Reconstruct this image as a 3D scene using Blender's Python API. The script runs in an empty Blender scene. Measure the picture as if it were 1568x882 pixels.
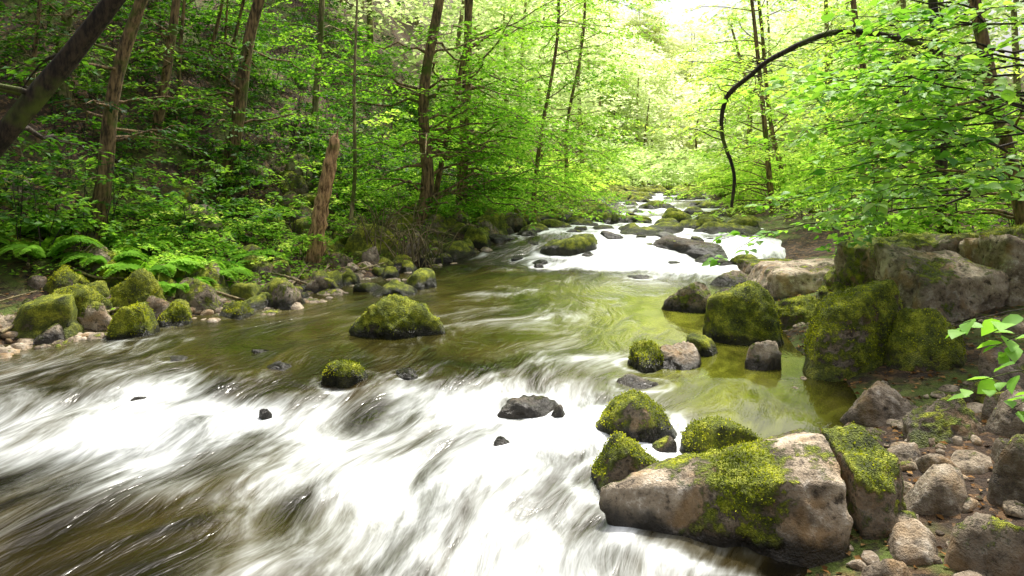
import bpy, bmesh, math, random
import numpy as np
from mathutils import Vector
random.seed(7); rng=np.random.default_rng(7)
scene=bpy.context.scene
COL=scene.collection

# ------------------------------------------------------------------ noise
def _h(i,j,k,s):
    n=(i.astype(np.int64)*73856093)^(j.astype(np.int64)*19349663)^(k.astype(np.int64)*83492791)^(s*2654435761)
    n=n&0xffffffff
    n=((n^(n>>15))*2246822519)&0xffffffff
    n=((n^(n>>13))*3266489917)&0xffffffff
    n=n^(n>>16)
    return n/4294967295.0
def vnoise(p,s=0):
    p=np.asarray(p,float); f=np.floor(p); t=p-f; t=t*t*(3-2*t); i=f.astype(np.int64)
    r=0
    for a in (0,1):
        for b in (0,1):
            for c in (0,1):
                w=(t[:,0] if a else 1-t[:,0])*(t[:,1] if b else 1-t[:,1])*(t[:,2] if c else 1-t[:,2])
                r=r+w*_h(i[:,0]+a,i[:,1]+b,i[:,2]+c,s)
    return r
def fbm(p,o=4,s=0):
    p=np.asarray(p,float); r=0; a=.5; t=0
    for k in range(o):
        r=r+a*vnoise(p*(2.03**k)+k*17.3,s+k); t+=a; a*=.5
    return r/t-.5
def sm(a,b,x):
    t=np.clip((x-a)/(b-a),0,1); return t*t*(3-2*t)

# ------------------------------------------------------------------ valley layout (metres)
def Lx(y): return np.interp(y,[-6,0,6.8,8.45,10.4,13.7,17.4,27,45,80,130],[-8.5,-7,-5.1,-3.3,-2.4,-.7,1.0,3.9,8,24,60])
def Rx(y): return np.interp(y,[-6,2,3,4.2,4.9,6,8.45,11,13.7,18,27,45,80,130],[1.0,1.0,1.05,1.5,2.3,2.5,2.8,4.2,5.2,5.6,7.6,12,30,68])
def Cx(y): return np.interp(y,[-6,0,3,5,6.5,8,11,14,20,27,45,80,130],[-3.6,-1.8,-.7,.0,.55,.9,1.6,2.6,3.9,5.6,9.9,26,60])
def Wz(y): return np.interp(y,[-6,3,4.4,5.8,11,12.6,14.4,18,27,45,80,130],[-.3,-.24,-.16,-.02,.02,.12,.45,.52,.8,1.0,1.6,3])
def terrain(x,y):
    x=np.asarray(x,float); y=np.asarray(y,float)
    dl=Lx(y)-x; dr=x-Rx(y); w=Wz(y)
    zl=np.interp(dl,[0,.6,2,3.5,6,12,30,60,120],[-.1,.1,.35,.85,2.5,8,21,36,50])
    zr=np.interp(dr,[0,.5,1.5,4,8,15,30,60,120],[-.1,.08,.28,.7,1.7,4.5,12,24,40])
    ins=np.minimum(-dl,-dr)
    zi=-.1-.5*sm(0,1.2,ins)
    z=np.where(dl>0,zl,np.where(dr>0,zr,zi))
    d=np.maximum(np.maximum(dl,dr),0)
    P=np.stack([x,y,0*x],-1).reshape(-1,3)
    n=fbm(P*.9,4,3).reshape(x.shape); n2=fbm(P*.22,3,9).reshape(x.shape)
    return z+w+n*(.12+.5*sm(1,6,d))+n2*2.2*sm(3,12,d)
def axis(segs):
    r=[]
    for a,b,s in segs: r+=list(np.arange(a,b,s))
    r.append(segs[-1][1]); return np.array(r)
gx=axis([(-110,-30,3),(-30,-10,.5),(-10,8,.12),(8,30,.5),(30,150,3)])
gy=axis([(-12,1,.5),(1,16,.12),(16,45,.5),(45,170,3)])
GX,GY=np.meshgrid(gx,gy); GZ=terrain(GX,GY)
def tz(x,y):
    i=int(np.clip(np.searchsorted(gx,x)-1,0,len(gx)-2)); j=int(np.clip(np.searchsorted(gy,y)-1,0,len(gy)-2))
    a=(x-gx[i])/(gx[i+1]-gx[i]); b=(y-gy[j])/(gy[j+1]-gy[j])
    return float((GZ[j,i]*(1-a)+GZ[j,i+1]*a)*(1-b)+(GZ[j+1,i]*(1-a)+GZ[j+1,i+1]*a)*b)

# ------------------------------------------------------------------ helpers
def new_obj(name,me,mat=None,parent=None,smooth=False):
    o=bpy.data.objects.new(name,me); COL.objects.link(o)
    if mat: me.materials.append(mat)
    if smooth: me.polygons.foreach_set("use_smooth",[True]*len(me.polygons))
    if parent: o.parent=parent
    return o
def empty(name):
    o=bpy.data.objects.new(name,None); COL.objects.link(o); o.empty_display_size=.3
    return o
def set_attr(me,n,a):
    at=me.attributes.new(n,'FLOAT','POINT'); at.data.foreach_set("value",np.asarray(a,np.float32))
def fast_mesh(name,V,F,attrs=None):
    V=np.asarray(V,np.float32); F=np.asarray(F,np.int32); k=F.shape[1]
    me=bpy.data.meshes.new(name)
    me.vertices.add(len(V)); me.vertices.foreach_set("co",V.ravel())
    me.loops.add(F.size); me.loops.foreach_set("vertex_index",F.ravel())
    me.polygons.add(len(F)); me.polygons.foreach_set("loop_start",np.arange(len(F),dtype=np.int32)*k)
    try: me.polygons.foreach_set("loop_total",np.full(len(F),k,np.int32))
    except Exception: pass
    me.update(calc_edges=True)
    for n,a in (attrs or {}).items(): set_attr(me,n,a)
    return me

class NT:
    def __init__(s,tree): s.t=tree; s.n=tree.nodes; s.l=tree.links
    def node(s,typ,ins=None,**kw):
        nd=s.n.new(typ)
        for k,v in kw.items(): setattr(nd,k,v)
        for k,v in (ins or {}).items():
            if isinstance(v,bpy.types.NodeSocket): s.l.new(v,nd.inputs[k])
            else: nd.inputs[k].default_value=v
        return nd
    def math(s,op,a,b=None,c=None,clamp=False):
        ins={0:a}
        if b is not None: ins[1]=b
        if c is not None: ins[2]=c
        nd=s.node('ShaderNodeMath',ins,operation=op); nd.use_clamp=clamp; return nd.outputs[0]
    def noise(s,vec,scale,detail=4,rough=.55,dist=0.):
        return s.node('ShaderNodeTexNoise',{'Vector':vec,'Scale':scale,'Detail':detail,'Roughness':rough,'Distortion':dist}).outputs['Fac']
    def smooth(s,x,a,b,lo=0.,hi=1.):
        nd=s.node('ShaderNodeMapRange',{0:x,1:a,2:b,3:lo,4:hi}); nd.interpolation_type='SMOOTHSTEP'; return nd.outputs[0]
    def mix(s,f,a,b):
        nd=s.n.new('ShaderNodeMix'); nd.data_type='RGBA'
        for i,v in ((0,f),(6,a),(7,b)):
            if isinstance(v,bpy.types.NodeSocket): s.l.new(v,nd.inputs[i])
            else: nd.inputs[i].default_value=v if i==0 or len(v)==4 else (*v,1)
        return nd.outputs[2]
    def ramp(s,f,stops):
        nd=s.n.new('ShaderNodeValToRGB'); s.l.new(f,nd.inputs[0]); e=nd.color_ramp.elements
        while len(e)<len(stops): e.new(.5)
        for i,(p,c) in enumerate(stops): e[i].position=p; e[i].color=(*c,1)
        return nd.outputs[0]
def mat(name):
    m=bpy.data.materials.new(name); m.use_nodes=True; m.node_tree.nodes.clear()
    t=NT(m.node_tree); out=t.node('ShaderNodeOutputMaterial'); return m,t,out

# ------------------------------------------------------------------ materials
def leaf_mat(name,c0,c1,c2,tr=.5,trc=(1.5,1.5,.6),gloss=True):
    m,t,out=mat(name)
    a=t.node('ShaderNodeAttribute',attribute_name='tint').outputs['Fac']
    c=t.ramp(a,[(0,c0),(.5,c1),(1,c2)])
    if gloss:
        p=t.node('ShaderNodeBsdfPrincipled',{'Base Color':c,'Roughness':.5})
        p.inputs['Specular IOR Level'].default_value=.25
    else: p=t.node('ShaderNodeBsdfDiffuse',{'Color':c})
    mul=t.node('ShaderNodeVectorMath',{0:c,1:trc},operation='MULTIPLY').outputs[0]
    tl=t.node('ShaderNodeBsdfTranslucent',{'Color':mul})
    mx=t.node('ShaderNodeMixShader',{0:tr,1:p.outputs[0],2:tl.outputs[0]})
    t.l.new(mx.outputs[0],out.inputs[0]); return m
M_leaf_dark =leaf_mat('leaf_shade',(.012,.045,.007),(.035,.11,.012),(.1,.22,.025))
M_leaf_hill =leaf_mat('leaf_hillside_shaded',(.012,.045,.007),(.06,.18,.018),(.28,.50,.08))  # low end darkened: undergrowth shade is painted into the leaf colour
M_leaf      =leaf_mat('leaf_mid',(.022,.085,.01),(.12,.30,.028),(.36,.62,.10),.5,(1.5,1.5,.6),False)
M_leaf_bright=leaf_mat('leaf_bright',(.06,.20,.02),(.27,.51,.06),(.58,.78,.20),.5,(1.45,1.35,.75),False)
M_leaf_hazy  =leaf_mat('leaf_far_hazy',(.40,.58,.16),(.64,.78,.34),(.90,.94,.70),.55,(1.1,1.08,1.),False)  # pale ramp paints the valley haze and glow into the leaves
M_leaf_near =leaf_mat('leaf_near',(.06,.20,.03),(.24,.48,.08),(.52,.76,.22),.45)
M_moss_tuft =leaf_mat('moss_tuft',(.06,.085,.008),(.31,.37,.02),(.72,.74,.06),.35,(1.3,1.25,.6),False)

def bark_mat(name,c0,c1,moss=.3):
    m,t,out=mat(name)
    tc=t.node('ShaderNodeTexCoord').outputs['Object']
    mp=t.node('ShaderNodeMapping',{0:tc,3:(1,1,.22)}).outputs[0]
    n=t.noise(mp,22,5,.65); n2=t.noise(tc,2.2,3)
    c=t.mix(t.smooth(n,.35,.65),c0,c1)
    c=t.mix(t.smooth(n2,.62-moss*.3,.75-moss*.2),c,(.09,.12,.015))
    b=t.node('ShaderNodeBump',{'Strength':.9,'Distance':.03,'Height':n}).outputs[0]
    p=t.node('ShaderNodeBsdfPrincipled',{'Base Color':c,'Roughness':.9,'Normal':b})
    t.l.new(p.outputs[0],out.inputs[0]); return m
M_bark=bark_mat('bark_brown',(.04,.026,.014),(.32,.21,.10))
M_bark_dark=bark_mat('bark_dark',(.010,.007,.005),(.06,.042,.026),.3)
M_bark_pale=bark_mat('bark_pale',(.09,.07,.035),(.42,.34,.18),.5)
M_dead=bark_mat('dead_wood',(.12,.06,.025),(.7,.43,.22),.1)

def rock_mat():
    m,t,out=mat('mossy_stone')
    tc=t.node('ShaderNodeTexCoord').outputs['Object']
    g=t.node('ShaderNodeNewGeometry'); oi=t.node('ShaderNodeObjectInfo')
    ms=t.node('ShaderNodeAttribute',attribute_name='moss').outputs['Fac']
    col=t.node('ShaderNodeSeparateColor',{0:oi.outputs['Color']})
    bright,wetf=col.outputs[1],col.outputs[2]
    off=t.node('ShaderNodeVectorMath',{0:oi.outputs['Location'],1:(3.1,1.7,5.)},operation='MULTIPLY').outputs[0]
    v=t.node('ShaderNodeVectorMath',{0:tc,1:off},operation='ADD').outputs[0]
    n1=t.noise(v,3.5,6,.6); n2=t.noise(v,13,6,.7); n3=t.noise(v,85,2,.6)
    c=t.ramp(n1,[(.3,(.07,.052,.035)),(.5,(.23,.18,.125)),(.7,(.48,.40,.30))])
    c=t.mix(t.math('MULTIPLY',t.smooth(n2,.5,.7),.8),c,(.56,.50,.42))
    c=t.mix(t.math('MULTIPLY',t.smooth(n2,.48,.34),.9),c,(.03,.022,.015))
    c=t.mix(t.math('MULTIPLY',t.smooth(t.noise(v,4,3),.5,.66),.55),c,(.30,.18,.07))
    br=t.math('MULTIPLY_ADD',bright,1.15,.3)
    c=t.node('ShaderNodeVectorMath',{0:c,1:t.node('ShaderNodeCombineXYZ',{0:br,1:br,2:br}).outputs[0]},operation='MULTIPLY').outputs[0]
    mm=t.math('ADD',ms,t.math('MULTIPLY',t.math('SUBTRACT',n2,.5),3.2))
    mask=t.smooth(mm,-.12,.3)
    mc=t.ramp(t.noise(v,6,5,.75),[(.34,(.045,.06,.007)),(.49,(.22,.27,.014)),(.64,(.64,.67,.045))])
    mc=t.mix(t.smooth(n3,.62,.38),mc,t.mix(.45,mc,(.04,.045,.004)))
    c=t.mix(mask,c,mc)
    pz=t.node('ShaderNodeSeparateXYZ',{0:g.outputs['Position']}).outputs[2]
    lz=t.node('ShaderNodeSeparateXYZ',{0:oi.outputs['Location']}).outputs[2]
    h=t.math('SUBTRACT',t.math('SUBTRACT',pz,lz),t.math('MULTIPLY_ADD',n1,.35,-.1))
    wet=t.math('MULTIPLY',t.smooth(h,.08,-.01),wetf)
    c=t.mix(t.math('MULTIPLY',wet,.93),c,(.010,.008,.005))
    ro=t.math('MULTIPLY_ADD',wet,-.55,.85)
    hh=t.math('ADD',n2,t.math('MULTIPLY',n3,.25))
    hh=t.math('ADD',hh,t.math('MULTIPLY',mask,t.math('MULTIPLY_ADD',n3,1.3,.4)))
    b=t.node('ShaderNodeBump',{'Strength':1.,'Distance':.035,'Height':hh}).outputs[0]
    p=t.node('ShaderNodeBsdfPrincipled',{'Base Color':c,'Roughness':ro,'Normal':b})
    t.l.new(p.outputs[0],out.inputs[0]); return m
M_rock=rock_mat()

def ground_mat():
    m,t,out=mat('forest_soil')
    tc=t.node('ShaderNodeTexCoord').outputs['Object']
    n1=t.noise(tc,.9,4,.6); n2=t.noise(tc,9,6,.7); n3=t.noise(tc,45,3,.7)
    vo=t.node('ShaderNodeTexVoronoi',{'Vector':tc,'Scale':22.}).outputs['Color']
    vs=t.node('ShaderNodeSeparateColor',{0:vo}).outputs[0]
    c=t.ramp(n2,[(.3,(.010,.007,.004)),(.55,(.055,.032,.017)),(.75,(.15,.09,.047))])
    c=t.mix(t.smooth(vs,.6,.95),c,(.17,.095,.04))
    c=t.mix(t.math('MULTIPLY',t.smooth(n1,.47,.6),t.smooth(n2,.35,.55)),c,(.09,.13,.014))
    b=t.node('ShaderNodeBump',{'Strength':1.,'Distance':.05,'Height':t.math('ADD',n2,t.math('MULTIPLY',n3,.5))}).outputs[0]
    p=t.node('ShaderNodeBsdfPrincipled',{'Base Color':c,'Roughness':.92,'Normal':b})
    t.l.new(p.outputs[0],out.inputs[0]); return m
M_ground=ground_mat()

def water_mat():
    m,t,out=mat('river_water')
    uv=t.node('ShaderNodeUVMap',uv_map='flow').outputs[0]
    foam=t.node('ShaderNodeAttribute',attribute_name='foam').outputs['Fac']
    turb=t.node('ShaderNodeAttribute',attribute_name='turb').outputs['Fac']
    refl=t.node('ShaderNodeAttribute',attribute_name='green_refl').outputs['Fac']
    def st(sx,sy,det=4,ro=.5,di=0.):
        mp=t.node('ShaderNodeMapping',{0:uv,3:(sx,sy,1)}).outputs[0]
        return t.noise(mp,1.,det,ro,di)
    a=st(1.2,.75,3,.5,1.); b=st(3.6,1.5,4,.55,1.2); c=st(12,2.6,3,.55,1.); d=st(42,6,3,.6)
    s=t.math('ADD',t.math('MULTIPLY',a,1.),t.math('MULTIPLY',b,.85))
    s=t.math('ADD',s,t.math('MULTIPLY',c,.45)); s=t.math('ADD',s,t.math('MULTIPLY',d,.20))
    s=t.math('MULTIPLY',t.math('SUBTRACT',s,1.245),turb)
    f=t.math('ADD',foam,t.math('MULTIPLY',s,1.15))
    f=t.smooth(f,.05,1.05)
    hg=t.math('ADD',b,t.math('ADD',t.math('MULTIPLY',c,.35),t.math('MULTIPLY',d,.07)))
    bs=t.math('MULTIPLY',t.math('MULTIPLY_ADD',turb,.5,.03),t.math('MULTIPLY_ADD',f,-.45,1.))
    bp=t.node('ShaderNodeBump',{'Strength':bs,'Distance':.09,'Height':hg}).outputs[0]
    dark=t.mix(t.smooth(a,.35,.7),(.007,.005,.002),(.05,.036,.009))
    dark=t.mix(refl,dark,t.mix(t.smooth(b,.35,.65),(.10,.11,.010),(.22,.24,.025)))  # bright foliage's reflection mixed into the water's own colour
    w=t.node('ShaderNodeBsdfPrincipled',{'Base Color':dark,'Roughness':t.math('MULTIPLY_ADD',turb,.12,.04),'IOR':1.40,'Normal':bp})
    fc=t.ramp(f,[(0,(.24,.23,.17)),(.5,(.50,.52,.50)),(1,(.77,.79,.80))])
    fo=t.node('ShaderNodeBsdfDiffuse',{'Color':fc,'Normal':bp})
    mx=t.node('ShaderNodeMixShader',{0:f,1:w.outputs[0],2:fo.outputs[0]})
    t.l.new(mx.outputs[0],out.inputs[0]); return m
M_water=water_mat()

# ------------------------------------------------------------------ terrain
nx,ny=len(gx),len(gy); idx=np.arange(nx*ny).reshape(ny,nx)
F=np.stack([idx[:-1,:-1],idx[:-1,1:],idx[1:,1:],idx[1:,:-1]],-1).reshape(-1,4)
new_obj('ground',fast_mesh('ground',np.stack([GX,GY,GZ],-1).reshape(-1,3),F),M_ground,smooth=True)

# ------------------------------------------------------------------ leaves / wood builders
class Leaves:
    def __init__(s): s.p=[];s.d=[];s.n=[];s.s=[];s.t=[]
    def add(s,p,d,n,sz,t): s.p.append(p);s.d.append(d);s.n.append(n);s.s.append(sz);s.t.append(t)
    def mesh(s,name,detail=0):
        P=np.vstack(s.p);D=np.vstack(s.d);N=np.vstack(s.n);S_=np.concatenate(s.s);T_=np.clip(np.concatenate(s.t),0,1)
        D/=np.linalg.norm(D,axis=1)[:,None]+1e-9
        Bn=np.cross(N,D); Bn/=np.linalg.norm(Bn,axis=1)[:,None]+1e-9
        N=np.cross(D,Bn)
        if detail==0:
            out=[(0,0,0),(.30,.42,.10),(0,1,-.08),(-.30,.42,.10)]; fc=[(0,1,2),(0,2,3)]
        else:
            out=[(0,0,0),(.26,.12,.05),(.40,.38,.08),(.27,.72,.04),(0,1.05,-.12),(-.27,.72,.04),(-.40,.38,.08),(-.26,.12,.05),(0,.4,0)]
            fc=[(8,i,(i+1)%8) for i in range(8)]
        k=len(out); O=np.array(out)
        V=P[:,None,:]+S_[:,None,None]*(O[None,:,0,None]*Bn[:,None,:]+O[None,:,1,None]*D[:,None,:]+O[None,:,2,None]*N[:,None,:])
        n=len(P); F=(np.arange(n)[:,None,None]*k+np.array(fc)[None]).reshape(-1,3)
        return fast_mesh(name,V.reshape(-1,3),F,{'tint':np.repeat(T_,k)})
def unit(v): return v/(np.linalg.norm(v)+1e-9)

# ------------------------------------------------------------------ rocks
def planes_random(seed,n=12):
    r=np.random.default_rng(seed)
    N=r.normal(size=(n,3)); N[:,2]=np.abs(N[:,2])*.8; N/=np.linalg.norm(N,axis=1)[:,None]
    d=r.uniform(.55,.9,n)
    base=np.array([[1,0,0],[-1,0,0],[0,1,0],[0,-1,0],[0,0,1],[0,0,-1]],float)
    return np.vstack([N,base]),np.concatenate([d,np.full(6,1.)])
_ico={}
def ico(sub):
    if sub not in _ico:
        bm=bmesh.new(); bmesh.ops.create_icosphere(bm,subdivisions=sub,radius=1)
        V=np.array([v.co[:] for v in bm.verts]); V/=np.linalg.norm(V,axis=1)[:,None]
        Fc=np.array([[v.index for v in f.verts] for f in bm.faces]); bm.free(); _ico[sub]=(V,Fc)
    return _ico[sub]
def ridged(p,o,s): return .5-np.abs(fbm(p,o,s))*3
def rock_mesh_data(N,d,half,sub,seed,p=16,namp=.13):
    D,Fc=ico(sub)
    q=np.maximum(D@(N/d[:,None]).T,0)**p
    r=q.sum(1)**(-1/p)
    V=D*r[:,None]
    V=V*(1+namp*1.7*fbm(V*1.6+seed*3.1,4,seed)[:,None])
    half=np.asarray(half); V=V*half
    s=half.max()
    nn=D/half; nn/=np.linalg.norm(nn,axis=1)[:,None]
    V=V+nn*(s*namp*.9*fbm(V/s*5+seed,4,seed+5))[:,None]
    if sub>3: V=V-nn*(s*namp*.22*np.maximum(ridged(V/s*2.2+seed,3,seed+15),0))[:,None]
    V=V+nn*(min(s,.6)*namp*.6*fbm(V/s*16+seed,3,seed+9))[:,None]
    return V,Fc
def finish_rock(o,me,V,moss,seed,tuft,patch=None):
    n=len(V); nr=np.empty(n*3,np.float32)
    me.vertex_normals.foreach_get('vector',nr); nr=nr.reshape(-1,3)
    mv=.8*nr[:,2]+2.1*fbm(V*3.2+seed*1.7,4,seed+40)+2.4*moss-1.6
    if patch is not None: mv=mv+patch(V,nr)
    set_attr(me,'moss',mv)
    if tuft:
        ok=np.where((mv>.30)&(V[:,2]>.07))[0]
        if len(ok)<20: return
        k=int(min(len(ok)*2.0,9000)); c=rng.choice(ok,k); P=V[c]+rng.normal(size=(k,3))*.006
        N0=nr[c]; Dd=N0*.6+rng.normal(size=(k,3))*.75
        L=Leaves(); L.add(P-N0*.003,Dd,rng.normal(size=(k,3))+N0*.5,rng.uniform(.009,.020,k)*tuft,np.clip(.45+1.8*fbm(V[c]*6,3,3)+rng.normal(size=k)*.2,0,1))
        t=new_obj('moss_tufts',L.mesh('moss_tufts'),M_moss_tuft); t.parent=o
ROCKS=[]
def rock(x,y,w,h,moss=.6,bright=.5,wet=1.,dep=.8,sub=4,name='mossy_rock',seed=None,rot=None,p=16,z=None,inwater=True):
    seed=seed or random.randint(1,9999)
    if moss<.3: name='river_stone' if name=='mossy_rock' else name
    k=1+.33*w/max(y,1); x*=k; y*=k
    g=tz(x,y); wl=float(Wz(y))
    bz=max(g,wl) if z is None else z
    N,d=planes_random(seed)
    V,Fc=rock_mesh_data(N,d,(w*.56,w*dep*.56,h),sub,seed,p)
    a=random.uniform(-.35,.35) if rot is None else rot
    c,s_=math.cos(a),math.sin(a)
    V=np.stack([V[:,0]*c-V[:,1]*s_,V[:,0]*s_+V[:,1]*c,V[:,2]],-1)
    V*=np.array([w/np.ptp(V[:,0]),1,h/V[:,2].max()])
    me=fast_mesh(name,V,Fc); o=new_obj(name,me,M_rock,smooth=True)
    o.location=(x,y,bz-.02); o.color=(moss,bright,wet if bz<=wl+.05 else .3,1)
    finish_rock(o,me,V,moss,seed,1.0 if (sub>=5 and moss>.6) else 0)
    if inwater: ROCKS.append((x,y,w*.5,w*dep*.5))
    return o
def hull_rock(name,pts,sub=6,seed=3,moss=.5,bright=.7,p=40,zl=-.2,namp=.05,tuft=1.,patch=None):
    pts=np.array(pts,float); c=pts.mean(0)
    bm=bmesh.new()
    for q in pts-c: bm.verts.new(q)
    bmesh.ops.convex_hull(bm,input=bm.verts); bm.normal_update()
    N=[];d=[]
    for f in bm.faces:
        n=np.array(f.normal[:]); dd=float(n@np.array(f.verts[0].co[:]))
        if dd<0: n=-n; dd=-dd
        if dd>1e-3 and not any(np.dot(n,m)>.999 for m in N): N.append(n); d.append(dd)
    bm.free(); N=np.array(N); d=np.array(d)
    D,Fc=ico(sub)
    q=np.maximum(D@(N/d[:,None]).T,0)**p; r=q.sum(1)**(-1/p)
    V=D*r[:,None]
    V=V+D*(namp*1.2*fbm(V*3+seed,5,seed)+namp*.7*fbm(V*14+seed,4,seed+3)-namp*.5*np.maximum(ridged(V*2.6+seed,3,seed+7),0))[:,None]
    V=V+c
    V[:,2]-=zl
    me=fast_mesh(name,V,Fc); o=new_obj(name,me,M_rock,smooth=True); o.location=(0,0,zl); o.color=(moss,bright,1,1)
    finish_rock(o,me,V,moss,seed,tuft,patch)
    ROCKS.append((c[0],c[1],np.ptp(pts[:,0])*.5,np.ptp(pts[:,1])*.5))
    return o
def block(name,x,y,z0,w,dp,h,seed,moss,bright,rot=0,taper=.08,namp=.13,p=34):
    r=np.random.default_rng(seed); P=[]
    for sx in(-.5,.5):
        for sy in(-.5,.5):
            for sz in (0,1):
                k=1-taper*sz
                px,py=sx*w*k*r.uniform(.75,1.12),sy*dp*k*r.uniform(.75,1.12)
                P.append((x+px*math.cos(rot)-py*math.sin(rot),y+px*math.sin(rot)+py*math.cos(rot),z0+h*sz*r.uniform(.78,1.12)))
    return hull_rock(name,P,5,seed,moss,bright,p,0,namp,1.)

def slab_patch(V,n):
    e=((V[:,0]-1.27)/.18)**2+((V[:,1]-3.48)/.26)**2
    return 1.15*np.exp(-e)-.25*(V[:,0]>1.45)-.48+.6*sm(3.75,4.0,V[:,1])
hull_rock('mossy_slab_rock',[(.5,3.75,.0),(.5,3.68,-.4),(1.0,3.43,-.4),(1.05,3.5,.0),(1.42,3.42,.16),(1.56,3.27,-.4),(1.66,3.33,-.4),(1.68,3.42,.17),(1.70,3.7,.29),(1.3,3.95,.16),(.85,4.02,.05),(1.7,4.0,.24),(.7,4.1,-.4),(1.7,4.05,-.4)],6,11,.46,1.,54,-.2,.08,.8,slab_patch)
hull_rock('mossy_slab_rock',[(1.74,3.46,.2),(1.76,3.38,-.4),(1.76,3.9,.29),(1.96,3.82,.32),(2.06,3.6,.22),(2.12,3.58,-.4),(1.77,4.,-.4),(2.15,3.9,-.4),(1.92,3.4,.02)],5,23,.5,.8,44,-.2,.08)
hull_rock('mossy_boulder',[(-1.80,7.3,-.3),(-1.78,7.35,.06),(-1.55,7.3,.33),(-1.28,7.35,.43),(-.98,7.3,.33),(-.70,7.4,.05),(-.70,7.4,-.3),(-1.3,7.0,-.3),(-1.25,7.05,.1),(-1.3,7.95,-.3),(-1.4,7.7,.36),(-1.0,7.7,.3)],5,61,.84,.55,26,0,.11,1.)

T=[ # x,y,w,h,moss,bright
(-1.38,5.68,.50,.17,.85,.4),(-1.85,5.1,.1,.06,.1,.1),(.13,5.1,.55,.09,.1,.5),(.34,5.05,.16,.11,.3,.2),(-.08,4.6,.2,.07,.2,.3),
(-2.45,6.6,.25,.05,.2,.2),(-2.1,6.1,.3,.05,.2,.2),(-3.1,6.3,.3,.05,.2,.3),(-.9,5.9,.3,.05,.2,.2),(-2.9,5.3,.22,.06,.1,.1),
(1.2,6.05,.5,.24,.85,.7),(1.5,6.1,.55,.2,.15,1.),(1.05,5.5,.45,.1,.3,.9),(.83,4.7,.70,.31,.75,.8),(1.32,4.4,.66,.24,.88,.5),(.98,4.5,.2,.12,.4,.3),
(.65,3.98,.60,.33,.66,.7),(1.8,6.5,.4,.2,.75,.3),(2.25,8.5,.75,.38,.4,.9),(2.42,6.9,1.0,.62,.8,.9),
(3.4,5.55,.85,.42,.78,.5),(3.4,10.3,1.15,.22,.4,.7),(2.2,6.0,.35,.27,.35,.9),(2.62,4.75,.66,.27,.3,.6),(3.3,4.8,.4,.16,.4,.6),
(2.62,4.15,.6,.25,.6,.5),(2.18,3.5,.42,.22,.25,.85),(1.87,3.2,.33,.15,.2,.9),(1.66,3.0,.3,.13,.2,.8),(2.07,2.95,.42,.25,.4,.7),(2.52,3.4,.45,.35,.3,.3),
(2.4,3.8,.26,.12,.2,.8),(2.3,4.05,.28,.12,.2,.9),(2.75,3.75,.3,.14,.3,.5),(3.1,4.3,.35,.2,.5,.5),(2.0,3.7,.25,.1,.1,.9),(3.0,4.0,.5,.25,.3,.7),(3.6,4.9,.6,.3,.3,.6),
(-4.85,7.5,.75,.34,.85,.5),(-4.4,7.9,.72,.5,.82,.6),(-3.95,7.1,.52,.38,.85,.5),(-3.8,7.7,.46,.28,.8,.5),(-3.25,8.2,.52,.2,.85,.5),(-4.9,7.2,.8,.14,.8,.5),(-4.3,9,.5,.25,.75,.5),(-5.3,8.1,.6,.3,.8,.5),(-5.0,8.6,.5,.3,.7,.7),
(-3.8,10.1,.5,.32,.85,.5),(-3.3,11.6,1.05,.3,.9,.6),(-2.5,11.9,1.25,.62,1.,.7),(-1.36,10.2,.65,.3,.9,.5),(-1.65,9.7,.65,.22,.85,.5),(-2.05,10,.5,.15,.85,.5),(-1.15,12.8,1.15,.26,.95,.6),
(-4.2,12,.7,.38,.8,.6),(-4.9,10.9,.9,.5,.4,1.),(-4.4,14,.7,.5,.4,.9),(-5.6,11.5,.8,.4,.6,.7),(-3.0,12.9,.9,.4,.9,.6),(-2.2,13.6,1.,.35,.9,.6),
(1.1,13.0,1.3,.32,.9,.4),(3.35,12.9,1.6,.26,.2,.0),(-.25,13.9,.8,.12,.2,.0),(2.65,14.6,1.3,.16,1.,.7),(3.75,13.8,.4,.14,.4,.3),(4.8,15,1.4,.2,1.,.7),(-.6,15,.8,.32,.85,.3),(.45,14.8,.8,.22,.8,.3),(1.6,16,.9,.2,.95,.5),(0.3,17,1.,.35,.9,.4),(4.2,12.2,.7,.2,.8,.5),(2.1,11.2,.45,.05,.1,.6),
(3.0,9.4,.5,.16,.4,.8),(2.75,8.9,.4,.14,.5,.7),(3.9,8.0,.9,.35,.7,.5),(3.1,7.6,.7,.3,.8,.5)]
for r in T:
    rock(*r,sub=5 if r[2]>.45 and r[1]<9 else 4)
rock(2.82,5.75,1.2,.74,.84,.85,sub=6,seed=44,rot=.2,name='mossy_boulder',dep=.8,p=14)
block('rock_outcrop',4.35,6.95,-.1,1.1,1.,1.0,31,.30,.95,.1)
block('rock_outcrop',5.25,7.05,-.1,.95,1.1,1.15,32,.36,.85,-.15)
block('rock_outcrop',4.75,6.2,-.1,.8,.6,.5,34,.5,.7,-.2)
block('rock_outcrop',4.7,7.9,.0,1.5,1.,1.12,35,.6,.9,.1)
block('rock_ledge',4.15,9.5,-.1,1.5,1.2,.55,37,.25,1.,.05)
block('rock_ledge',5.4,9.2,-.1,1.4,1.3,.72,38,.4,.9,-.1)
block('rock_ledge',4.7,10.8,-.1,2.2,1.1,.45,39,.6,.7,.1)
block('rock_ledge',6.3,8.4,.1,1.4,1.3,1.0,40,.7,.7,.2)
for i in range(180):
    y=15.0+random.random()**1.4*28; u=random.random()
    l,r=float(Lx(y)),float(Rx(y))
    if random.random()<.55: x=(l+random.gauss(0,.7)) if u<.5 else (r+random.gauss(0,.8))
    else: x=random.uniform(l,r)
    w=random.uniform(.35,.95)*(1+.012*y); rock(x,y,w,w*random.uniform(.18,.32),random.uniform(.7,1.),random.uniform(.3,.9),sub=3)
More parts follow.
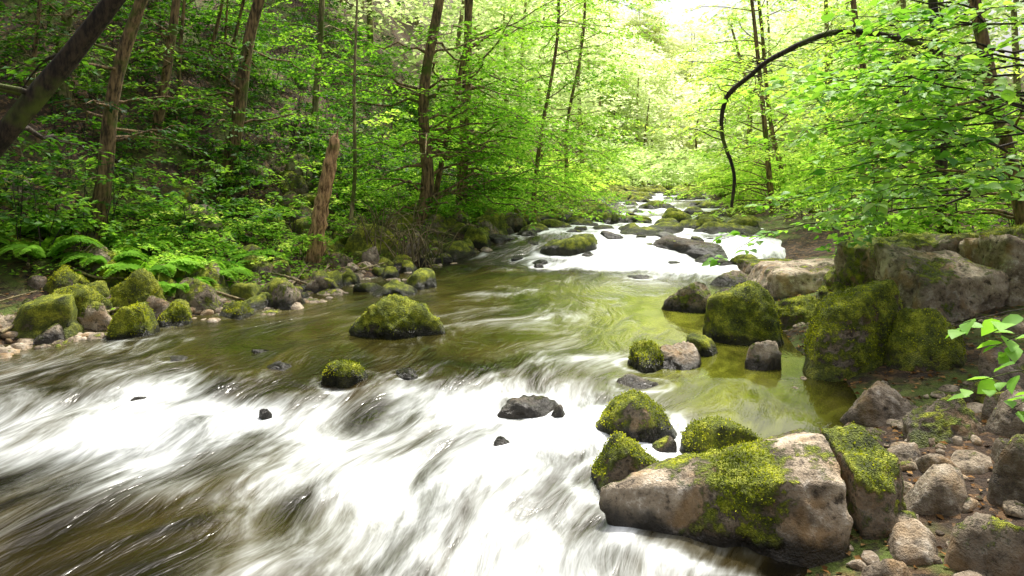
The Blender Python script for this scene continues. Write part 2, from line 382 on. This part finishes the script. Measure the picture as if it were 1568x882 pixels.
for i in range(38):
    y=random.uniform(11.8,16.5); x=random.uniform(float(Lx(y))+.2,float(Rx(y))-.2); w=random.uniform(.2,.55)
    rock(x,y,w,w*random.uniform(.2,.3),random.uniform(.2,.9),random.uniform(.1,.6),sub=3)
for i in range(210):
    y=random.uniform(6.6,17); dl=abs(random.gauss(0,1.2))-.15
    if random.random()<.25: dl+=random.uniform(1,4)
    w=.18+.6*random.random()**1.6; rock(float(Lx(y))-dl,y,w,w*random.uniform(.35,.55),random.uniform(.4,.95),random.uniform(.4,1.),sub=3 if w<.4 else 4,inwater=False)
def pebbles(name,n,fn,smin,smax,moss):
    V=[];Fs=[];o=0
    for i in range(n):
        x,y=fn(); s=random.uniform(smin,smax)*(.5+1.*random.random()**2)
        N,d=planes_random(random.randint(1,99999),10)
        v,Fc=rock_mesh_data(N,d,(s,s*random.uniform(.6,1),s*random.uniform(.35,.6)),2,i%97+1,20,.1)
        a=random.random()*6.3; c,s_=math.cos(a),math.sin(a)
        v=np.stack([v[:,0]*c-v[:,1]*s_+x,v[:,0]*s_+v[:,1]*c+y,v[:,2]+max(tz(x,y),float(Wz(y))-.03)+.01],-1)
        V.append(v);Fs.append(Fc+o);o+=len(v)
    V=np.vstack(V); me=fast_mesh(name,V,np.vstack(Fs)); ob=new_obj(name,me,M_rock,smooth=True); ob.color=(moss,1.,0,1)
    finish_rock(ob,me,V,moss,5,0)
def fl():
    y=random.uniform(6.,13.5) if random.random()<.6 else random.uniform(6,9); return float(Lx(y))-random.uniform(-.35,1.1),y
def fr():
    y=random.choice([random.uniform(2.4,5.2),random.uniform(2.4,11)]); return float(Rx(y))+random.uniform(-.15,2.),y
pebbles('bank_pebbles',640,fl,.04,.14,.3)
pebbles('bank_pebbles',420,fr,.02,.10,.3)

# ------------------------------------------------------------------ river
ys=axis([(-5,1.5,.25),(1.5,9,.035),(9,16,.06),(16,30,.15),(30,130,1.)]); ns=260
S=np.linspace(0,1,ns)
YY,SS=np.meshgrid(ys,S,indexing='ij')
l=Lx(YY)-.7; r=Rx(YY)+.7
XX=l+(r-l)*SS
q=XX-Cx(YY)
def nz(ax,ay,o,s,X=None): return fbm(np.stack([(q if X is None else X)*ax,YY*ay,0*q],-1).reshape(-1,3),o,s).reshape(q.shape)
q2=q+nz(.8,.65,2,21)*1.1
amp=np.interp(YY,[0,3,5.5,6.6,10.5,12,14.6,17,30],[.16,.22,.18,.07,.05,.2,.28,.16,.1])
Wv=nz(1.3,1.0,3,33,q2); Wl=nz(.7,.6,3,53,q2)
calm=sm(1.15,1.7,XX)*sm(11,8.5,YY)*sm(3.2,4.2,YY)
ledY=np.interp(XX,[-8,-4,-3.3,-2.9,-2.4,-1.6,-.8,0,.6,1.2,3],[4.5,4.9,5.5,6.0,5.5,5.35,5.7,5.6,5.6,5.0,4.5])+nz(1.8,1.2,3,8,XX)*1.3
d=ledY-YY
ZZ=Wz(YY)+amp*Wv*(1-calm*.92)
ZZ-= (1-calm)*.05*np.exp(-((d-.2)/.35)**2)
def G(x,y,rx,ry,an=0):
    c,s_=math.cos(an),math.sin(an); dx=XX-x; dy=YY-y
    return np.exp(-(((dx*c+dy*s_)/rx)**2+((-dx*s_+dy*c)/ry)**2))
foam=.06+0*q
foam+=.50*sm(-.25,.35,d)*np.exp(-np.clip((d-.3)/.75,0,9)**2)*(.45+.55*sm(-3.4,-2.7,XX))
foam+=.60*G(-.25,4.3,1.1,.75,.15)+.64*G(-.35,3.3,.8,.8)+.45*G(.2,3.0,.65,.7)+.40*G(-3.1,4.5,.9,.3,.3)+.15*G(-2.4,2.9,.6,.3)+.18*G(.2,5.6,.9,.3)+.25*G(.45,4.9,.4,.5)
foam-=.38*G(-1.85,3.4,.7,.65,.3)+.26*G(-2.8,3.7,.9,.35)
foam+=.12*G(.0,6.6,1.1,.5)+.20*G(.9,8.0,.9,1.2)+.14*G(-.2,8.6,.8,.35)+.18*G(.1,9.9,1.2,.5)+.2*G(.8,6.2,.5,.6)
foam+=.90*G(3.3,12.0,1.9,.6,-.1)+.75*G(1.2,12.2,1.9,.5,-.1)+.95*G(4.6,13.4,1.,.7,.3)+.9*G(2.4,13.7,1.3,.8,.3)+.6*G(0,13.1,1.,.4,.2)+.40*G(2,10.9,1.5,.6)
foam+=.85*G(3.6,15.8,1.3,1.5,-.2)+.75*G(3.5,18.5,1.4,2.5,-.2)+.6*G(5,24,1.6,4,-.2)+.5*G(7,32,2,6,-.2)+.3*G(1.6,17.6,.6,1,-.2)
foam+=(Wl*1.0+Wv*.5)*(1-calm)*(1+.4*(YY>11))
foam-=.5*calm
for (rx_,ry_,a,b) in ROCKS:
    e=np.sqrt(((XX-rx_)/a)**2+((YY-ry_)/b)**2)
    dn=np.exp(-((XX-rx_+.25*a)/(a))**2)*np.exp(-np.clip((ry_-YY)/(b*2.2),0,9)**2)*(YY<ry_)
    k=np.interp(ry_,[3,6,7,10.5,12],[.5,.5,.2,.2,.6])*(0.1 if (rx_>1.3 and 3<ry_<11) else 1)
    foam+=k*np.exp(-((e-1.1)/.14)**2)*.6+k*.3*dn*(e>1)
foam=np.clip(foam,-.3,1.2)
green_refl=np.clip(.75*G(1.5,7.9,1.0,2.0,0)+.7*G(1.7,5.3,.7,.9)+.45*G(1.6,10.2,1.3,.9)+.10*sm(6,7,YY)*sm(12,11,YY),0,.85)  # painted patches of green foliage reflection, plus a faint olive mid-pool tone
nyr=len(ys); idx=np.arange(nyr*ns).reshape(nyr,ns)
F=np.stack([idx[:-1,:-1],idx[:-1,1:],idx[1:,1:],idx[1:,:-1]],-1).reshape(-1,4)
me=fast_mesh('river_water',np.stack([XX,YY,ZZ],-1).reshape(-1,3),F,{'foam':foam.ravel(),'turb':(1-.93*calm).ravel(),'green_refl':green_refl.ravel()})
uv=me.uv_layers.new(name='flow')
UV=np.stack([q2.ravel(),YY.ravel()],-1)[F.ravel()]
uv.data.foreach_set('uv',UV.astype(np.float32).ravel())
new_obj('river_water',me,M_water,smooth=True)

# ------------------------------------------------------------------ trees
def twig(L,p0,d,length,n,size,tint,droop=.25,flat=.3):
    t=np.sort(rng.uniform(.05,1,n)); d=unit(np.asarray(d,float))
    side=np.cross(d,[0,0,1.]); side=unit(side)
    sg=np.where(np.arange(n)%2==0,1,-1)[:,None]
    P=np.asarray(p0)+d*(t*length)[:,None]; P[:,2]-=droop*length*t**2
    P=P+side*sg*size*.35*rng.random((n,1))+rng.normal(size=(n,3))*size*.22
    D=side*sg*rng.uniform(.5,1.2,(n,1))+d*.9+rng.normal(size=(n,3))*.25; D[:,2]-=.25
    N=np.array([0,0,1.])+rng.normal(size=(n,3))*flat
    L.add(P,D,N,size*rng.uniform(.65,1.25,n),tint+rng.normal(size=n)*.13)
class Wood:
    def __init__(s): s.V=[];s.F=[];s.o=0
    def tube(s,pts,rad,seg=6,wob=0.):
        pts=np.asarray(pts,float); n=len(pts)
        tan=np.gradient(pts,axis=0); tan/=np.linalg.norm(tan,axis=1)[:,None]+1e-9
        up=np.array([0,1.,0.1]); a=np.cross(tan,up); a/=np.linalg.norm(a,axis=1)[:,None]+1e-9; b=np.cross(tan,a)
        th=np.linspace(0,2*np.pi,seg,endpoint=False)
        R=np.asarray(rad)[:,None]*np.ones((1,seg))
        if wob: R=R*(1+wob*(rng.random((n,seg))-.5))
        V=pts[:,None,:]+R[...,None]*(np.cos(th)[None,:,None]*a[:,None,:]+np.sin(th)[None,:,None]*b[:,None,:])
        s.V.append(V.reshape(-1,3)); i=np.arange(n*seg).reshape(n,seg); j=np.roll(i,-1,1)
        s.F.append(np.stack([i[:-1],j[:-1],j[1:],i[1:]],-1).reshape(-1,4)+s.o); s.o+=n*seg
    def mesh(s,name): return fast_mesh(name,np.vstack(s.V),np.vstack(s.F))
def spline(P,m=8):
    P=np.asarray(P,float); P=np.vstack([2*P[0]-P[1],P,2*P[-1]-P[-2]]); out=[]
    for i in range(1,len(P)-2):
        for t in np.linspace(0,1,m,endpoint=False):
            a,b,c,d=P[i-1:i+3]; out.append(.5*((2*b)+(-a+c)*t+(2*a-5*b+4*c-d)*t*t+(-a+3*b-3*c+d)*t**3))
    out.append(P[-2]); return np.array(out)
def branch(W,L,p0,az,el,length,r,lsize,dens=1.,tint=.5,droop=.3,tw=True):
    n=7; t=np.linspace(0,1,n); d=np.array([math.cos(az)*math.cos(el),math.sin(az)*math.cos(el),math.sin(el)])
    P=np.asarray(p0)+d*(t*length)[:,None]; P[:,2]-=droop*length*.5*t**2
    P[1:]+=rng.normal(size=(n-1,3))*length*.025
    W.tube(P,r*(1-.85*t),5)
    hd=unit(np.array([d[0],d[1],0])); sd=np.array([-hd[1],hd[0],0])
    step=.2/dens*(lsize/.08)**.7; k=max(3,int(length/step)); bt=tint+random.gauss(0,.18)
    for i in range(k):
        u=.2+.8*(i+random.random())/k; u=min(u,1); j=u*(n-1); a=int(min(j,n-2)); p=P[a]+(P[a+1]-P[a])*(j-a)
        sg=1 if i%2 else -1
        dd=hd*random.uniform(.4,1)+sd*sg*random.uniform(.5,1.2)+np.array([0,0,random.uniform(-.15,.2)])
        ln=(.25+.35*length*(1-.55*u))*random.uniform(.6,1.1); ln=min(ln,1.1)
        m=max(4,int(ln/(lsize*.42)))
        twig(L,p,dd,ln,m,lsize,bt,.3)
        if tw:
            dd=unit(dd); tt=np.linspace(0,1,3); Q=p+dd*(tt*ln*.9)[:,None]; Q[:,2]-=.3*ln*tt**2
            W.tube(Q,r*.18*(1-.7*tt)+.0015,3)
def tree(name,base,lean,r,H,crown,bark,leafm,lsize=.09,detail=0,yl=0.,flare=1.35,extra=None,tint=.5):
    root=empty(name); x,y=base; z=tz(x,y)-.15
    hs=np.array([0,.08,.25,.5,.75,1.])*H
    P=[(x+lean*min(h,5.5)+lean*.35*max(h-5.5,0)+random.gauss(0,.09)*(h>0),y+yl*h+random.gauss(0,.03),z+h) for h in hs]
    P=spline(P,5); t=np.linspace(0,1,len(P)); rad=r*(1-.75*t); rad[0]*=flare; rad[1]*=1+(flare-1)*.4
    W=Wood(); L=Leaves(); W.tube(P,rad,10,.18)
    for (z0,z1,n,l0,l1,az0,sp) in crown:
        for i in range(n):
            zz=random.uniform(z0,z1); tt=np.clip((zz-(z))/H,0,.98); j=tt*(len(P)-1); a=int(j); p=P[a]+(P[min(a+1,len(P)-1)]-P[a])*(j-a)
            branch(W,L,p,math.radians(az0+random.uniform(-sp,sp)),math.radians(random.uniform(-5,30)),random.uniform(l0,l1),max(r*.22,.012),lsize,1.,tint,random.uniform(.2,.6),tw=y<13)
    if extra: extra(W,L)
    new_obj('trunk',W.mesh('trunk'),bark,root,True)
    if L.p: new_obj('foliage',L.mesh('foliage',detail),leafm,root)
    return root

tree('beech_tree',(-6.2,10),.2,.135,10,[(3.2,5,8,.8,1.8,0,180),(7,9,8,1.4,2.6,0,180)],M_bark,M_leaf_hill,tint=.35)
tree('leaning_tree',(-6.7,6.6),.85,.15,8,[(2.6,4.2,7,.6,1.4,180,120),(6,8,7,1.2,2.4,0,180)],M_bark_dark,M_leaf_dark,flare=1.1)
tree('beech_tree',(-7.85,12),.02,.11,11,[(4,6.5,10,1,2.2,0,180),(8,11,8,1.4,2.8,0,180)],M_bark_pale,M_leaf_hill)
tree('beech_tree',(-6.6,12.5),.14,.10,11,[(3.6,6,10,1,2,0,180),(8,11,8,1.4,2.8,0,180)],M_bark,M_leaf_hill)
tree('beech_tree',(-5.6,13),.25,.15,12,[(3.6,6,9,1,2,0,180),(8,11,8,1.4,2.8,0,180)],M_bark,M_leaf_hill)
tree('beech_tree',(-4.5,16),.0,.10,12,[(3,7,16,1,2.2,0,180),(8,11,8,1.2,2.6,0,180)],M_bark_pale,M_leaf)
tree('beech_tree',(-2.1,14),.13,.155,12,[(2.0,4,14,1.0,2.6,-60,110),(3.8,6.2,24,1.5,3.0,-20,150),(8,11,6,1.2,2.4,0,180)],M_bark,M_leaf,tint=.45)
tree('beech_tree',(-1.2,16),.05,.15,13,[(1.8,4,20,1.5,3.2,-10,90),(4,7,34,2,3.6,0,110),(9,13,6,1.2,2.4,0,180)],M_bark,M_leaf,tint=.65)
tree('beech_tree',(-1.75,15),.15,.075,9,[(2.5,6,12,1,2,0,180)],M_bark,M_leaf)
tree('birch_sapling',(-2.95,12.5),.03,.05,6,[(2.5,6,9,.5,1.3,0,180)],M_bark_pale,M_leaf)
tree('alder_tree',(.6,18.5),.14,.075,10,[(1.6,5,26,1.5,3.0,0,100),(5,8,22,1.5,3.2,0,130)],M_bark,M_leaf_bright,tint=.4)
tree('alder_tree',(1.6,23),.16,.08,11,[(1.8,10,40,1.5,3.2,0,180)],M_bark,M_leaf_bright,.12,tint=.55)
for i in range(7):
    y=random.uniform(11,19); x=float(Lx(y))-random.uniform(4.5,9)
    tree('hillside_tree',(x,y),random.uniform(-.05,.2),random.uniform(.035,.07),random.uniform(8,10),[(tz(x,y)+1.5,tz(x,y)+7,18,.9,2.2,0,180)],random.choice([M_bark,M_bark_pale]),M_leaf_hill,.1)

def limb(W,L):
    P=spline([(7.8,12.4,3.6),(7.2,12,4.0),(5.8,12,4.25),(4.66,12,3.82),(4.2,12,3.48),(3.77,12,3.08),(3.69,12,2.45),(3.9,12,1.76),(3.86,12,1.15)],6)
    W.tube(P,np.linspace(.06,.028,len(P)),8,.2)
    for i in range(6,len(P)-10,1):
        branch(W,L,P[i],random.uniform(0,6.28),random.uniform(-.1,.5),random.uniform(.5,1.2),.012,.085,.8,.6,.4)
tree('arching_alder',(7.9,12.5),-.05,.13,10,[(2,5.5,16,1.2,2.8,190,100),(5.5,8,6,1.5,2.8,180,180)],M_bark_dark,M_leaf_bright,extra=limb)
tree('beech_tree',(6.9,9.2),-.2,.12,10,[(2.2,5,16,1,2.4,180,110),(6,9,4,1.5,2.6,180,180)],M_bark,M_leaf_bright,tint=.35)
tree('beech_tree',(7.8,14.5),-.12,.10,10,[(1.6,6,24,1.2,2.8,180,180),(6,9,4,1.5,3,180,180)],M_bark,M_leaf_bright,tint=.55)
tree('beech_tree',(6.9,18),-.12,.09,10,[(1.6,6,34,1.4,3.0,190,120),(6,9,6,1.5,3,180,180)],M_bark,M_leaf_bright,tint=.65)
tree('beech_tree',(10.5,17),0,.12,11,[(2,9,36,1.4,3.0,180,180)],M_bark,M_leaf_bright,.11,tint=.6)
tree('beech_tree',(8.6,22),-.1,.10,11,[(2,9,44,1.6,3.4,180,180)],M_bark,M_leaf_bright,.12,tint=.8)
tree('beech_tree',(12.5,13),0,.12,11,[(3,9,30,1.4,3.0,180,180)],M_bark,M_leaf_bright,.11,tint=.45)
root=empty('overhanging_hazel'); W=Wood(); L=Leaves()
for k,(tx,ty) in enumerate([(5.6,6.4),(5.9,6.9)]):
    W.tube(spline([(tx,ty,tz(tx,ty)-.1),(tx-.1,ty,1.5),(tx-.3,ty-.1,3.2),(tx-.5,ty,5)],6),np.linspace(.08,.03,19),7,.1)
for i in range(44):
    z0=1.5+2.1*random.random()**1.1; tx=5.5-.1*z0
    branch(W,L,(tx,6.4+random.uniform(-.5,1.6),z0),math.radians(random.uniform(150,215)),math.radians(random.uniform(-4,18)),random.uniform(1.2,3.1)*(1 if z0<2.8 else .7),.014,.105,.75,.5,random.uniform(.1,.5))
new_obj('stems',W.mesh('stems'),M_bark_dark,root,True); new_obj('foliage',L.mesh('foliage',1),M_leaf_near,root)
root=empty('hazel_sapling'); W=Wood(); L=Leaves()
W.tube(spline([(2.75,3.2,-.1),(2.7,3.15,.5),(2.62,3.1,1.2)],6),np.linspace(.014,.006,13),6)
for (z0,az,ln) in [(1.12,178,.66),(1.05,186,.5),(.84,176,.6),(.76,185,.42)]:
    P=np.array([(2.66,3.12,z0)])+np.array([math.cos(math.radians(az)),math.sin(math.radians(az)),0])*np.linspace(0,ln,6)[:,None]; P[:,2]-=.12*np.linspace(0,1,6)**2
    W.tube(P,np.linspace(.005,.0015,6),4)
    twig(L,P[0],P[-1]-P[0],ln,14,.095,.5,.05,.35)
new_obj('stems',W.mesh('stems'),M_bark_dark,root,True); new_obj('foliage',L.mesh('foliage',1),M_leaf_near,root)

P=spline([(-3.3,11.4,tz(-3.3,11.4)-.1),(-3.22,11.4,1.0),(-3.08,11.4,1.7),(-2.95,11.4,2.4)],8)
W=Wood(); rd=np.linspace(.15,.085,len(P)); rd[-1]=.03; W.tube(P,rd,11,.4)
W.tube([P[12],P[12]+np.array([.1,0,.12]),P[12]+np.array([.16,0,.2])],[.03,.02,.01],5)
W.tube([P[-2]+np.array([.03,0,0]),P[-1]+np.array([.05,0,.12])],[.03,.006],5)
new_obj('broken_snag',W.mesh('broken_snag'),M_dead,None,True)
W=Wood()
for i in range(90):
    x0,y0=random.uniform(-2.7,-1.2),random.uniform(12.0,12.9); z0=tz(x0,y0)
    a=random.uniform(-.9,.9); ln=random.uniform(.7,1.7)
    W.tube(spline([(x0,y0,z0),(x0+math.sin(a)*ln*.5,y0-.1,z0+math.cos(a)*ln*.55),(x0+math.sin(a)*ln+random.gauss(0,.15),y0-.25,z0+math.cos(a)*ln*random.uniform(.4,.95))],4),np.linspace(.011,.003,9),4)
new_obj('dead_brush',W.mesh('dead_brush'),M_bark_pale)
W=Wood()
for i in range(60):
    y0=random.uniform(6.5,13); x0=float(Lx(y0))-random.uniform(.2,5); a=random.uniform(0,3.14); ln=random.uniform(.4,1.4)
    pts=[(x0+math.cos(a)*ln*t,y0+math.sin(a)*ln*t,tz(x0+math.cos(a)*ln*t,y0+math.sin(a)*ln*t)+.05+random.uniform(0,.07)) for t in (0,.35,.7,1)]
    W.tube(spline(pts,3),np.linspace(.02,.007,10),5)
new_obj('fallen_branches',W.mesh('fallen_branches'),M_bark_pale)

# undergrowth
def shrubs(name,n,fn,matl,lsize,h0,h1,tint,dens=1.):
    W=Wood(); L=Leaves()
    for i in range(n):
        x,y=fn(); z=tz(x,y); hh=random.uniform(h0,h1); bt=tint+random.gauss(0,.24)
        for k in range(random.randint(3,6)):
            az=random.random()*6.28; st=np.array([x+random.gauss(0,.2),y+random.gauss(0,.2),z+hh*random.uniform(.15,1)])
            ln=random.uniform(.35,.95)*(.5+hh*.6)
            twig(L,st,(math.cos(az),math.sin(az),random.uniform(0,.5)),ln,int(dens*ln/(lsize*.28))+4,lsize,bt,.4,.35)
            if k<2: W.tube([(x,y,z-.05),((x+st[0])/2,(y+st[1])/2,z+hh*.4),tuple(st)],[.009,.007,.004],3)
    root=empty(name)
    new_obj('stems',W.mesh('stems'),M_bark_dark,root); new_obj('foliage',L.mesh('foliage'),matl,root)
def f1():
    y=random.uniform(7.5,26); return float(Lx(y))-2.6-random.random()**1.1*12,y
def f1b():
    y=random.uniform(9,20); return float(Lx(y))-random.uniform(1.3,4.2),y
def f2():
    y=random.uniform(9.8,28); return float(Rx(y))+1.3+random.random()*10,y
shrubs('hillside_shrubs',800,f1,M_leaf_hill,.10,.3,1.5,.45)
shrubs('bank_shrubs',280,f1b,M_leaf_bright,.075,.12,.5,.4)
shrubs('riverside_shrubs',380,f2,M_leaf_bright,.11,.4,1.7,.45)
def f3():
    y=random.uniform(18,45); return (float(Lx(y))-random.uniform(.5,5)) if random.random()<.5 else (float(Rx(y))+random.uniform(.5,5)),y
shrubs('upstream_shrubs',320,f3,M_leaf_bright,.17,.3,1.4,.75)
def f4():
    y=random.uniform(38,75); return random.uniform(float(Lx(y))-3,float(Rx(y))+3),y
shrubs('valley_head_shrubs',300,f4,M_leaf_hazy,.36,1.,3.0,.4,.8)
L=Leaves()
for i in range(2400):
    y=random.uniform(7,19); x=float(Lx(y))-.8-abs(random.gauss(0,2.6)); z=tz(x,y)
    if vnoise(np.array([[x*.8,y*.8,0]]),5)[0]<.42: continue
    m=9; P=np.array([x,y,z+.04])+rng.normal(size=(m,3))*[.12,.12,.03]; az=rng.random(m)*6.28
    L.add(P,np.stack([np.cos(az),np.sin(az),.3+0*az],-1),np.array([0,0,1.])+rng.normal(size=(m,3))*.4,rng.uniform(.04,.08,m),np.full(m,.45+random.gauss(0,.15)))
new_obj('ground_cover_plants',L.mesh('herbs'),M_leaf_bright)
M_litter=leaf_mat('dry_leaf',(.06,.03,.012),(.2,.1,.035),(.4,.24,.1),.2,(1,1,1),False)
L=Leaves(); m=6200
yy=rng.uniform(2.4,12,m); side=rng.random(m)<.55
xx=np.where(side,Rx(yy)+.25+rng.random(m)*2.6,Lx(yy)-.6-rng.random(m)*3.5)
zz=np.array([tz(a,b) for a,b in zip(xx,yy)])+.012
az=rng.random(m)*6.28
L.add(np.stack([xx,yy,zz],-1),np.stack([np.cos(az),np.sin(az),.1*rng.normal(size=m)],-1),np.array([0,0,1.])+rng.normal(size=(m,3))*.35,rng.uniform(.025,.055,m),rng.random(m))
new_obj('leaf_litter',L.mesh('leaf_litter'),M_litter)

def fern(x,y,s):
    L=Leaves(); z=tz(x,y)
    for k in range(random.randint(9,13)):
        az=k*.62+random.uniform(-.2,.2); ln=s*random.uniform(.75,1.1); n=30; t=np.linspace(.1,1,n)
        h=np.array([math.cos(az),math.sin(az),0]); P=np.array([x,y,z])+h*(ln*t)[:,None]; P[:,2]+=ln*(1.45*t-1.25*t**2)
        sd=np.array([-h[1],h[0],0]); w=ln*.26*np.sin(np.pi*np.clip(t*.92+.08,0,1))**.7
        for sg in (1,-1):
            L.add(P,sd*sg+h*.35+np.array([0,0,-.15])+rng.normal(size=(n,3))*.05,np.array([0,0,1.])+h*.3+rng.normal(size=(n,3))*.1,w,np.full(n,.4+random.gauss(0,.12)))
    new_obj('fern',L.mesh('fern'),M_leaf_bright)
for (x,y,s) in [(-5.3,8.9,.6),(-4.75,9.0,.7),(-4.5,9.5,.55),(-5.9,8.6,.65),(-4.1,9.4,.55),(-5.4,9.8,.6),(-6.3,9.3,.6),(-4.0,10.6,.5),(-6.6,8.4,.5),(-4.3,8.7,.5)]: fern(x,y,s)

# distant forest
W=Wood(); L=Leaves()
def crown(x,y,H,R,lsz,tint,n):
    z=tz(x,y); W.tube([(x,y,z-.3),(x+random.gauss(0,.2),y,z+H*.5),(x+random.gauss(0,.4),y,z+H*.9)],[.14,.10,.04],5)
    for i in range(n):
        u=random.random(); hz=H*(.08+.92*u); rr=R*math.sqrt(max(.05,1-(1.7*u-.75)**2))*random.random()**.5
        a=random.random()*6.28; c=np.array([x+math.cos(a)*rr,y+math.sin(a)*rr,z+hz]); m=20
        P=c+rng.normal(size=(m,3))*[.5,.5,.14]; az=rng.random(m)*6.28
        L.add(P,np.stack([np.cos(az),np.sin(az),-.2+0*az],-1),np.array([0,0,1.])+rng.normal(size=(m,3))*.45,lsz*rng.uniform(.6,1.3,m),np.full(m,tint+random.gauss(0,.16))+rng.normal(size=m)*.08)
for i in range(95):
    y=random.uniform(24,75); left=random.random()<.5
    x=(float(Lx(y))-random.uniform(1.5,16)) if left else (float(Rx(y))+random.uniform(1.5,16))
    crown(x,y,random.uniform(7,12),random.uniform(1.8,3),.16+y*.004,.15+.011*y,80)  # tint pales with distance, painting in haze
for i in range(75):
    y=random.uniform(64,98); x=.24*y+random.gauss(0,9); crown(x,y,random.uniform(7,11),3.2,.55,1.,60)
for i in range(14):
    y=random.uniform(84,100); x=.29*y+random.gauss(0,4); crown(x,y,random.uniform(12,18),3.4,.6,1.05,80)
root=empty('distant_forest'); new_obj('trunks',W.mesh('trunks'),M_bark_pale,root,True); new_obj('foliage',L.mesh('foliage'),M_leaf_hazy,root)

# ------------------------------------------------------------------ light
az=math.radians(27); el=math.radians(62)
w=bpy.data.worlds.new("World"); scene.world=w; w.use_nodes=True; nt=w.node_tree
sky=nt.nodes.new('ShaderNodeTexSky'); sky.sky_type='NISHITA'; sky.sun_disc=False
sky.sun_elevation=el; sky.sun_rotation=az; sky.dust_density=9; sky.air_density=1.2
hs=nt.nodes.new('ShaderNodeHueSaturation'); hs.inputs['Saturation'].default_value=.35; hs.inputs['Value'].default_value=1.35
nt.links.new(sky.outputs[0],hs.inputs['Color'])
bg=nt.nodes['Background']; nt.links.new(hs.outputs[0],bg.inputs[0]); bg.inputs[1].default_value=.15
sd=bpy.data.lights.new('sun','SUN'); sd.energy=5; sd.angle=math.radians(3); sd.color=(1,.96,.86)
so=bpy.data.objects.new('sun',sd); COL.objects.link(so)
dirv=Vector((math.sin(az)*math.cos(el),math.cos(az)*math.cos(el),math.sin(el)))
so.rotation_euler=dirv.to_track_quat('Z','Y').to_euler()
scene.view_settings.view_transform='Standard'; scene.view_settings.look='None'; scene.view_settings.exposure=0

cam=bpy.data.cameras.new('camera'); co=bpy.data.objects.new('camera',cam); COL.objects.link(co)
cam.lens=24; cam.sensor_width=36; cam.clip_end=500; cam.shift_y=-(441-270)/1568
co.location=(0,0,1.7); co.rotation_euler=(math.radians(90),0,0)
scene.camera=co
